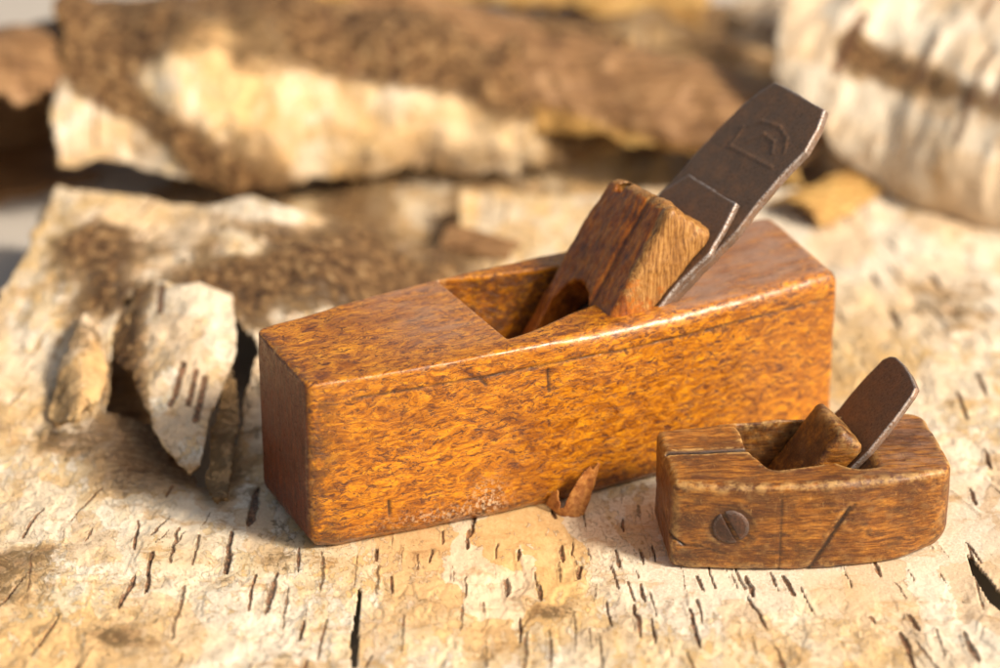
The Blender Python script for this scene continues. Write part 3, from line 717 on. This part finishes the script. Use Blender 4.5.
def make_sheet():
    xs = np.arange(-20.5, 24, .045); ys = np.arange(-24.5, 13, .07)
    X, Y = np.meshgrid(xs, ys, indexing='ij'); nu, nv = X.shape; X = X.ravel(); Y = Y.ravel()
    P = np.stack([X, Y, 0*X], 1)
    z, m = sheet_height(P, None)
    lent = np.zeros(len(X))
    for ax, ay, bx, by, wd, st_ in L3:
        lo_i = np.searchsorted(xs, min(ax, bx)-.4); hi_i = np.searchsorted(xs, max(ax, bx)+.4)
        lo_j = np.searchsorted(ys, min(ay, by)-.4); hi_j = np.searchsorted(ys, max(ay, by)+.4)
        ii, jj = np.meshgrid(np.arange(lo_i, hi_i), np.arange(lo_j, hi_j), indexing='ij'); k = (ii*nv+jj).ravel()
        if not len(k): continue
        dx, dy = bx-ax, by-ay; t = ((X[k]-ax)*dx+(Y[k]-ay)*dy)/(dx*dx+dy*dy); tc = np.clip(t, 0, 1)
        wx = .035*vn(P[k], (2.5, 2.5, 1), 16); d = np.hypot(X[k]-ax-tc*dx+wx, Y[k]-ay-tc*dy)
        wv = wd*(.45+.75*np.sqrt(np.clip(4*tc*(1-tc), 0, 1)))*(1+.35*vn(P[k], (3, 2.2, 1), 6)+.25*vn(P[k], (12, 7, 1), 7))
        lent[k] = np.maximum(lent[k], st_*np.exp(-(d/np.maximum(wv, .01))**2*.7))
    # raised lips and sunk centres
    z = z-.055*sstep(.35, .9, lent)+.03*sstep(.05, .3, lent)*sstep(.6, .3, lent)
    # flaking relief
    flk = fbm(P, (.9, .45, 1), 23, 5); z = z+.04*sstep(.02, .06, flk)*m+.035*sstep(-.22, -.18, flk)*m
    fine = fbm(P, 1.7, 51, 5); z = z+(.075*fine+.05*np.abs(fbm(P, (.8, .5, 1), 57, 4)))*m
    Pw = np.stack([X, Y, z], 1); px, py = project(Pw)
    nz = fbm(P, (.35, .35, 0), 90, 4)
    # crust mask: brown-grey rough zones (picture areas)
    def blob(cx, cy, rx, ry): return np.exp(-((px-cx)/rx)**2-((py-cy)/ry)**2)
    crust = .95*blob(345, 262, 100, 42)+.8*blob(250, 300, 60, 40)+.75*blob(90, 245, 45, 28)+.6*blob(140, 300, 70, 35)+.55*blob(25, 575, 60, 40)+.45*blob(90, 400, 60, 70)+.45*blob(545, 612, 45, 22)+.35*blob(120, 640, 50, 25)+.5*blob(420, 290, 70, 40)+.4*blob(235, 450, 40, 60)+.25*blob(960, 320, 60, 60)
    crust = np.clip(crust*1.22+.55*fbm(P, (.6, .6, 0), 91, 5)+.2*nz-.12, -.3, 1)
    fibre = np.clip(sstep(60, 130, px)*sstep(250, 215, px)*sstep(408, 425, py)*sstep(505, 465, py+12*nz), 0, 1)*sstep(-.5, .0, nz+.3)
    tone = np.clip(.5+.9*fbm(P, (.12, .12, 0), 77, 3)+.25*blob(850, 610, 120, 60)+.3*blob(60, 620, 120, 60)-.25*blob(760, 590, 120, 20)-.3*blob(960, 500, 100, 60)+.15*blob(40, 380, 40, 80), 0, 1)
    z = z+crust*(.10*fbm(P, (1.5, 1.5, 0), 61, 5)+.03*fbm(P, 6, 62, 3))*m+fibre*.10*fbm(P, (1.2, 4, 0), 63, 4)
    # curl at the torn rear edge of the hole (fibrous lip) 
    hd = poly_sd(px, py, HOLE)
    near_h = np.exp(-np.maximum(hd, 0)/14.)
    z = z+near_h*(.25+.25*nz)*sstep(430, 400, py)-near_h*.35*sstep(405, 440, py)
    Pw = np.stack([X, Y, z], 1)
    # deck edge behind: roll the ridge under
    ridge = 6.2+1.1*np.sin(X*.25)+.5*vn(P, (.8, 0, 0), 14)
    over = np.maximum(0, Y-ridge); lx = sstep(-1.5, -5.0, X)
    Pw[:, 2] -= lx*np.minimum(over**2*.55, 2.9)
    px, py = project(Pw)
    jag = 7*fbm(P, (1.2, 1.2, 0), 99, 4)
    hole = poly_sd(px+jag, py-jag, HOLE) < 0
    slit = (poly_sd(px, py, SLIT) < 0) | (poly_sd(px, py, SLITL) < 0)
    left = (px+jag < 52-(py-195)*.50) & (py < 300)
    back = (Y > ridge+2.3+.5*nz) & (X < -1.5) | (Y > 12.5+1.0*nz)
    side = (py < 330) & (X > -1.5) & (X < 4) & (Y > 3.2+.5*nz) & False
    keep = ~(hole | slit | left | back | side)
    N = normals(Pw, nu, nv)
    A = dict(lent=lent, crust=crust, tone=tone, fibre=fibre)
    rng_idx = np.arange(len(X)); Fc = grid_faces(nu, nv)
    k = keep[Fc].all(1); Fc = Fc[k]; used = np.unique(Fc); mm = -np.ones(len(X), int); mm[used] = rng_idx[:len(used)]
    return thicken(Pw[used], mm[Fc], {a: v[used] for a, v in A.items()}, .11, N[used])
V, Fc, A = make_sheet()
sheet = link('birch_bark_sheet', V, Fc, M_BARK, None, A)
tag(sheet, 'wide cream birch bark sheet with dark dashes under both planes, torn open at left', 'bark')

# patches: grids laid over the picture region, placed in space at a given height
def patch(poly, hfun, step=1.2, th=.12, jagk=4, seed=0, crust=.4, tone=.5, fibre=0., lents=(), bend=None):
    poly = np.array(poly, float); x0, y0 = poly.min(0)-12; x1, y1 = poly.max(0)+12
    gx = np.arange(x0, x1, step); gy = np.arange(y1, y0, -step)
    X, Y = np.meshgrid(gx, gy, indexing='ij'); nu, nv = X.shape; X = X.ravel(); Y = Y.ravel()
    z = hfun(X, Y)
    d = FW*F+(X[:, None]-500)*RT+(334-Y)[:, None]*UP; W = CAM+d*((z-CAM[2])/d[:, 2])[:, None]
    N = normals(W, nu, nv)
    W = W+N*(.22*fbm(W, .8, seed, 4)+.07*fbm(W, 3, seed+3, 3))[:, None]
    jag = jagk*fbm(W, 1.3, seed+9, 4)
    keep = poly_sd(X+jag, Y-jag, poly) < 0
    nz = fbm(W, .5, seed+21, 3)
    cr = np.clip((crust(X, Y) if callable(crust) else crust)+.35*nz, -.5, 1)
    lent = 0*X
    for ax, ay, bx, by, wd in lents: lent = np.maximum(lent, np.exp(-(seg2(X, Y, ax, ay, bx, by)/wd)**2*1.2))
    A = dict(lent=lent, crust=cr, tone=0*X+tone, fibre=0*X+fibre)
    Fc = grid_faces(nu, nv); k = keep[Fc].all(1); Fc = Fc[k]; used = np.unique(Fc); mm = -np.ones(len(X), int); mm[used] = np.arange(len(used))
    return thicken(W[used], mm[Fc], {a: v[used] for a, v in A.items()}, th, N[used])
# hanging flap over the hole
fl_poly = [(114,300),(122,290),(150,282),(200,284),(233,292),(234,330),(236,352),(228,372),(218,398),(208,420),(206,440),(202,462),(192,470),(178,458),(170,448),(160,436),(150,418),(143,402),(136,392),(130,370),(118,362),(112,345),(110,322)]
def flap_h(X, Y):
    t = np.clip((Y-290)/185, 0, 1); return 2.25-1.7*t**1.2+.45*np.exp(-((X-190)/40.)**2)*(1-t)-.5*np.exp(-((X-112)/16.)**2)
V, Fc, A = patch(fl_poly, flap_h, 1.0, .12, 5, 5, lambda X, Y: 1.1*np.exp(-((X-128)/24)**2)+.4*np.exp(-((Y-288)/12)**2)+.5*sstep(420, 470, Y)-.4*sstep(145, 175, X)*sstep(430, 390, Y)-.1, .35,
    lents=[(184,366,170,404,3.6),(196,372,188,404,3.6),(205,378,196,420,4.2),(163,290,160,312,4)])
link('torn_flap', V, Fc, M_BARK, sheet, A)
V, Fc, A = patch([(118,300),(132,306),(128,332),(112,356),(104,392),(94,412),(84,408),(80,418),(64,422),(50,412),(58,370),(66,345),(84,312)], lambda X, Y: 2.0-1.2*np.clip((Y-300)/120, 0, 1)+.25*np.sin(X*.1), 1.0, .12, 9, 15, .35, .95)
fl2 = link('torn_flap', V, Fc, M_BARK, sheet, A)
V, Fc, A = patch([(214,420),(222,380),(226,352),(232,352),(236,388),(240,420),(234,450),(228,500),(214,505),(206,478)], lambda X, Y: 1.3-1.1*np.clip((Y-350)/140, 0, 1), 1.0, .12, 7, 25, .55, .95)
link('torn_splinter', V, Fc, M_BARK, sheet, A)

V, Fc, A = patch([(60,330),(120,325),(190,350),(196,430),(186,500),(120,470),(60,440)], lambda X, Y: -.85+.003*(X-100), 1.2, .12, 5, 35, .5, 1.)
under = link('hole_shade_sheet', V, Fc, M_INNER, None, A); tag(under, 'brown sheet added below the torn hole at left to stand for its shade', 'bark')  # added sheet that darkens the gap in place of shade

# flake leaning on the side of the large plane
ch_poly = [(545,514),(551,498),(557,492),(559,503),(560,511),(564,508),(569,495),(576,480),(583,470),(590,466),(593,471),(598,464),(601,467),(597,481),(592,498),(585,514),(578,519),(567,520),(556,517)]
def chip_mesh():
    gx = np.arange(540, 606, .6); gy = np.arange(525, 460, -.6); X, Y = np.meshgrid(gx, gy, indexing='ij'); nu, nv = X.shape; X = X.ravel(); Y = Y.ravel()
    P0 = at(570, 519, 0)+np.array([0, .1, 0]); n = np.array([.12, -.86, .35])
    d = FW*F+(X[:, None]-500)*RT+(334-Y)[:, None]*UP; W = CAM+d*(((P0-CAM)@n)/(d@n))[:, None]
    bend = .22*((X-575)/18)**2-.25*np.clip((500-Y)/35, 0, 1)**2
    W = W+np.array([0, 1., 0])*bend[:, None]+n*(.07*fbm(W, 1.6, 5, 4))[:, None]
    W[:, 2] = np.maximum(W[:, 2], -.03)
    keep = poly_sd(X+2.0*fbm(W, 3, 7, 3), Y+2.0*fbm(W, 3, 8, 3), ch_poly) < 0
    N = normals(W, nu, nv); Fc = grid_faces(nu, nv); k = keep[Fc].all(1); Fc = Fc[k]; used = np.unique(Fc); mm = -np.ones(len(W), int); mm[used] = np.arange(len(used))
    return thicken(W[used], mm[Fc], {}, .06, N[used])
V, Fc, A = chip_mesh()
chip = link('bark_flake', V, Fc, M_CHIP, None, A); tag(chip, 'small curled reddish-orange bark flake leaning on the side of the large plane', 'bark')

# background: curved bark pieces (arcs about a horizontal axis)
def arc(P0, P1, R0, R1, a0, a1, seed, name, label, mat=M_BARK, th=.28, flat=1., crustf=None, tonef=None, jag=9, wob=.35, nu=260, nv=200, endj=.04, inner=None, lentn=26, squash=.8, keepf=None):
    P0 = np.array(P0, float); P1 = np.array(P1, float)
    u, v = np.meshgrid(np.linspace(0, 1, nu), np.linspace(0, 1, nv), indexing='ij'); u = u.ravel(); v = v.ravel()
    ax = P1-P0; L = np.linalg.norm(ax); t = ax/L; side_ = np.cross(t, [0, 0, 1]); side_ /= np.linalg.norm(side_); up = np.cross(side_, t)
    U3 = np.stack([u*L, v*9, 0*u], 1)
    U3 = U3+0; ang = np.radians(a0+(a1-a0)*v); R = (R0+(R1-R0)*u)*(1+.10*fbm(U3, (.18, .25, 0), seed, 3))
    c = P0+u[:, None]*ax
    # angle 0 = towards the viewer side, 90 = top
    W = c+(np.cos(ang)*R)[:, None]*side_+(np.sin(ang)*R*squash)[:, None]*up
    N = (np.cos(ang))[:, None]*side_+(np.sin(ang))[:, None]*up
    W = W+N*(wob*fbm(U3, (.35, .35, 0), seed+4, 4)+.12*fbm(U3, 1.4, seed+6, 3))[:, None]
    e0 = .06+.09*fbm(U3, (.5, 0, 0), seed+1, 4); e1 = .94+.07*fbm(U3, (.5, 0, 0), seed+2, 4)
    s0 = .03+endj*fbm(U3, (0, .8, 0), seed+3, 4); s1 = .97+endj*fbm(U3, (0, .8, 0), seed+8, 4)
    keep = (v > e0) & (v < e1) & (u > s0) & (u < s1)
    W[:, 2] = np.maximum(W[:, 2], TZ+.02+.3*(W[:, 2] < TZ)*0)
    nz = fbm(U3, (.35, .5, 0), seed+12, 5); qx, qy = project(W)
    if keepf: keep &= keepf(qx+9*fbm(U3, (.5, .5, 0), seed+40, 4), qy+11*fbm(U3, (.7, .7, 0), seed+41, 4)) | (v > .5)
    cr = np.clip((crustf(u, v, qx, qy) if crustf else .35)+.8*nz, -.7, 1); to = np.clip((tonef(u, v) if tonef else .5)+.6*fbm(U3, (.2, .2, 0), seed+15, 3), 0, 1)
    lent = 0*u; r2 = np.random.default_rng(seed)
    for _ in range(lentn):
        cu, cv = r2.uniform(0, 1)*L, r2.uniform(0, 1)*9; l = r2.uniform(.4, 1.2)
        lent = np.maximum(lent, np.exp(-(seg2(U3[:, 0], U3[:, 1], cu, cv, cu+.1, cv+l)/r2.uniform(.06, .3))**2)*r2.uniform(.3, 1))
    A = dict(lent=lent, crust=cr, tone=to, fibre=0*u)
    Nn = normals(W, nu, nv); 
    if (Nn*N).sum() < 0: Nn = -Nn; flip = True
    else: flip = False
    Fc = grid_faces(nu, nv)
    if flip: Fc = Fc[:, ::-1]
    k = keep[Fc].all(1); Fc = Fc[k]; used = np.unique(Fc); mm = -np.ones(len(W), int); mm[used] = np.arange(len(used))
    V, Fc, A = thicken(W[used], mm[Fc], {a: q[used] for a, q in A.items()}, th, Nn[used])
    ctr = (P0+P1)/2; ctr[2] = 0
    o = link(name, V-ctr, Fc, mat, None, A, loc=ctr)
    if mat is M_BARK:     # inner skin gets the inner bark look
        o.data.materials.append(M_INNER); nq = len(Fc); mi = np.zeros(nq, np.int32); half = len(used)
        mi[(Fc >= half).any(1)] = 1; o.data.polygons.foreach_set('material_index', mi)
    return tag(o, label, 'bark')
TZ = -1.3
# table
tx = 160; V = [(-tx, -120, TZ), (tx, -120, TZ), (tx, 260, TZ), (-tx, 260, TZ), (-tx, -120, TZ-2), (tx, -120, TZ-2), (tx, 260, TZ-2), (-tx, 260, TZ-2)]
tb = link('table', V, [(0, 1, 2, 3), (7, 6, 5, 4), (0, 4, 5, 1), (1, 5, 6, 2), (2, 6, 7, 3), (3, 7, 4, 0)], M_TABLE, smooth=False); tb['kind'] = 'structure'

def bl(u, v, cu, cv, ru, rv): return np.exp(-((u-cu)/ru)**2-((v-cv)/rv)**2)
# C: long curled piece across the rear left
pb = lambda x, y, cx, cy, rx, ry: np.exp(-((x-cx)/rx)**2-((y-cy)/ry)**2)
arc((-17.6, 17.8, .6), (5.5, 19.8, .8), 6.6, 3.4, -28, 176, 101, 'curled_bark_piece', 'long curled birch bark piece with a brown upper side and pale cream front, rear left',
    crustf=lambda u, v, x, y: np.clip(.22+.75*sstep(66, 26, y-.12*x)+1.3*np.exp(-((y-(40+.80*(x-50)))/26)**2)*(x < 265)+.5*pb(x, y, 400, 60, 80, 45)+.3*pb(x, y, 300, 190, 60, 15)-.85*pb(x, y, 310, 95, 60, 48)-.85*pb(x, y, 415, 115, 70, 45)-.6*pb(x, y, 130, 160, 60, 35)-.5*pb(x, y, 190, 70, 35, 25), -.3, 1.1),
    tonef=lambda u, v: .45+.4*bl(u, v, .33, .45, .12, .2), wob=.8, lentn=12, keepf=lambda x, y: y < np.interp(x, [40, 100, 170, 240, 355, 395, 418, 428, 445, 480, 520, 640], [172, 160, 178, 192, 208, 196, 172, 158, 184, 198, 184, 172]))
# C2: smooth brown strip leaning over its right half
arc((-6.5, 21.6, 1.8), (13.0, 15.6, -.2), 4.0, 3.2, -4, 150, 131, 'curled_bark_piece', 'tan-brown rolled bark strip behind the wedge of the large plane', mat=M_INNER, tonef=lambda u, v: .95-.9*sstep(.22, .08, v), wob=.35, lentn=5)
# D: big piece rear right
arc((12.6, 21.2, .8), (28.0, 13.2, .4), 7.6, 8.8, -40, 130, 151, 'curled_bark_piece', 'big white birch bark roll with grey blotches at the rear right',
    crustf=lambda u, v, x, y: -.32+1.2*np.exp(-((y-(55+.35*(x-850)))/28)**2)*sstep(820, 860, x)+.45*pb(x, y, 905, 175, 25, 45)+.35*pb(x, y, 960, 205, 15, 40), tonef=lambda u, v: -.1+1.1*sstep(.26, .10, v), wob=.8, lentn=34, keepf=lambda x, y: y < np.interp(x, [760, 800, 830, 880, 930, 1000, 1100], [60, 110, 150, 188, 214, 240, 262]))
# E: yellow inner sheet at top centre
arc((-9, 33, .5), (9.5, 31, .5), 5.0, 4.5, 8, 170, 171, 'curled_bark_piece', 'yellow inner side of a bark piece at the top centre', mat=M_INNER, tonef=lambda u, v: 0*u, wob=.5)
# F: dark roll at the far left edge
arc((-26, 12.5, 1.2), (-15.6, 17.6, 1.0), 4.6, 4.6, 20, 300, 191, 'curled_bark_piece', 'dark brown hollow bark curl cut off by the left edge of the photo', mat=M_INNER, tonef=lambda u, v: 1.2+0*u)
# rear ground: a brownish bark sheet lying flat below the rear pieces
arc((-14, 24, -21.4), (30, 22, -21.4), 26, 26, 53, 128, 271, 'birch_bark_sheet', 'brownish bark sheet lying flat below the curled pieces at the back', crustf=lambda u, v, x, y: .45+0*u, tonef=lambda u, v: .6+0*u, nu=300, nv=220, squash=.82, lentn=70, th=.15)
# small scraps
arc((10.6, 9.5, -.4), (13.6, 12.5, -.2), 1.5, 1.3, 20, 150, 211, 'bark_scrap', 'small yellow curled bark scrap behind the heel of the large plane', mat=M_INNER, tonef=lambda u, v: 0*u, nu=80, nv=70, wob=.15, th=.12)
arc((-2.0, 7.6, -.1), (.6, 6.4, -.1), .9, .7, 10, 170, 231, 'bark_scrap', 'small dark curl of bark just behind the large plane', mat=M_INNER, tonef=lambda u, v: 1.3+0*u, nu=80, nv=70, wob=.1, th=.12)
arc((10.5, 28, 1), (12.8, 26, 1), 2.2, 2.4, -5, 150, 251, 'bark_scrap', 'pale bark scrap in the dark gap left of the white roll', nu=90, nv=80, crustf=lambda u, v, x, y: 0*u, tonef=lambda u, v: 0*u)

# =================================================================== light, camera
def setup():
    w = bpy.data.worlds.new('World'); scn.world = w; w.use_nodes = True; t = w.node_tree
    sky = t.nodes.new('ShaderNodeTexSky'); sky.sky_type = 'NISHITA'; sky.sun_disc = False
    el, az = math.radians(39), math.radians(118)      # azimuth clockwise from +Y (north)
    sky.sun_elevation = el; sky.sun_rotation = az
    sky.ozone_density = .3; sky.dust_density = 4.
    mx = t.nodes.new('ShaderNodeMix'); mx.data_type = 'RGBA'; mx.blend_type = 'MULTIPLY'; mx.inputs[0].default_value = 1; mx.inputs[7].default_value = (1, .86, .68, 1)
    t.links.new(sky.outputs[0], mx.inputs[6]); t.links.new(mx.outputs[2], t.nodes['Background'].inputs[0]); t.nodes['Background'].inputs[1].default_value = .125
    d = Vector((math.sin(az)*math.cos(el), math.cos(az)*math.cos(el), math.sin(el)))
    l = bpy.data.lights.new('sun', 'SUN'); l.energy = 3.9; l.angle = math.radians(12); l.color = (1, .885, .72)
    o = bpy.data.objects.new('sun', l); o.rotation_euler = d.to_track_quat('Z', 'Y').to_euler(); COL.objects.link(o)
    cam = bpy.data.cameras.new('camera'); cam.sensor_width = 36; cam.lens = F/1000*36; cam.clip_start = .05; cam.clip_end = 50
    cam.dof.use_dof = True; cam.dof.aperture_fstop = 5.6
    P = at(600, 500, 1.5); cam.dof.focus_distance = float((P-CAM)@FW)*.01
    c = bpy.data.objects.new('camera', cam); c.location = CAM*.01; c.rotation_euler = (math.pi/2-PITCH, 0, 0); COL.objects.link(c)
    scn.camera = c
    scn.view_settings.view_transform = 'Standard'; scn.view_settings.look = 'None'; scn.view_settings.gamma = 1; scn.view_settings.exposure = 0.2
setup()
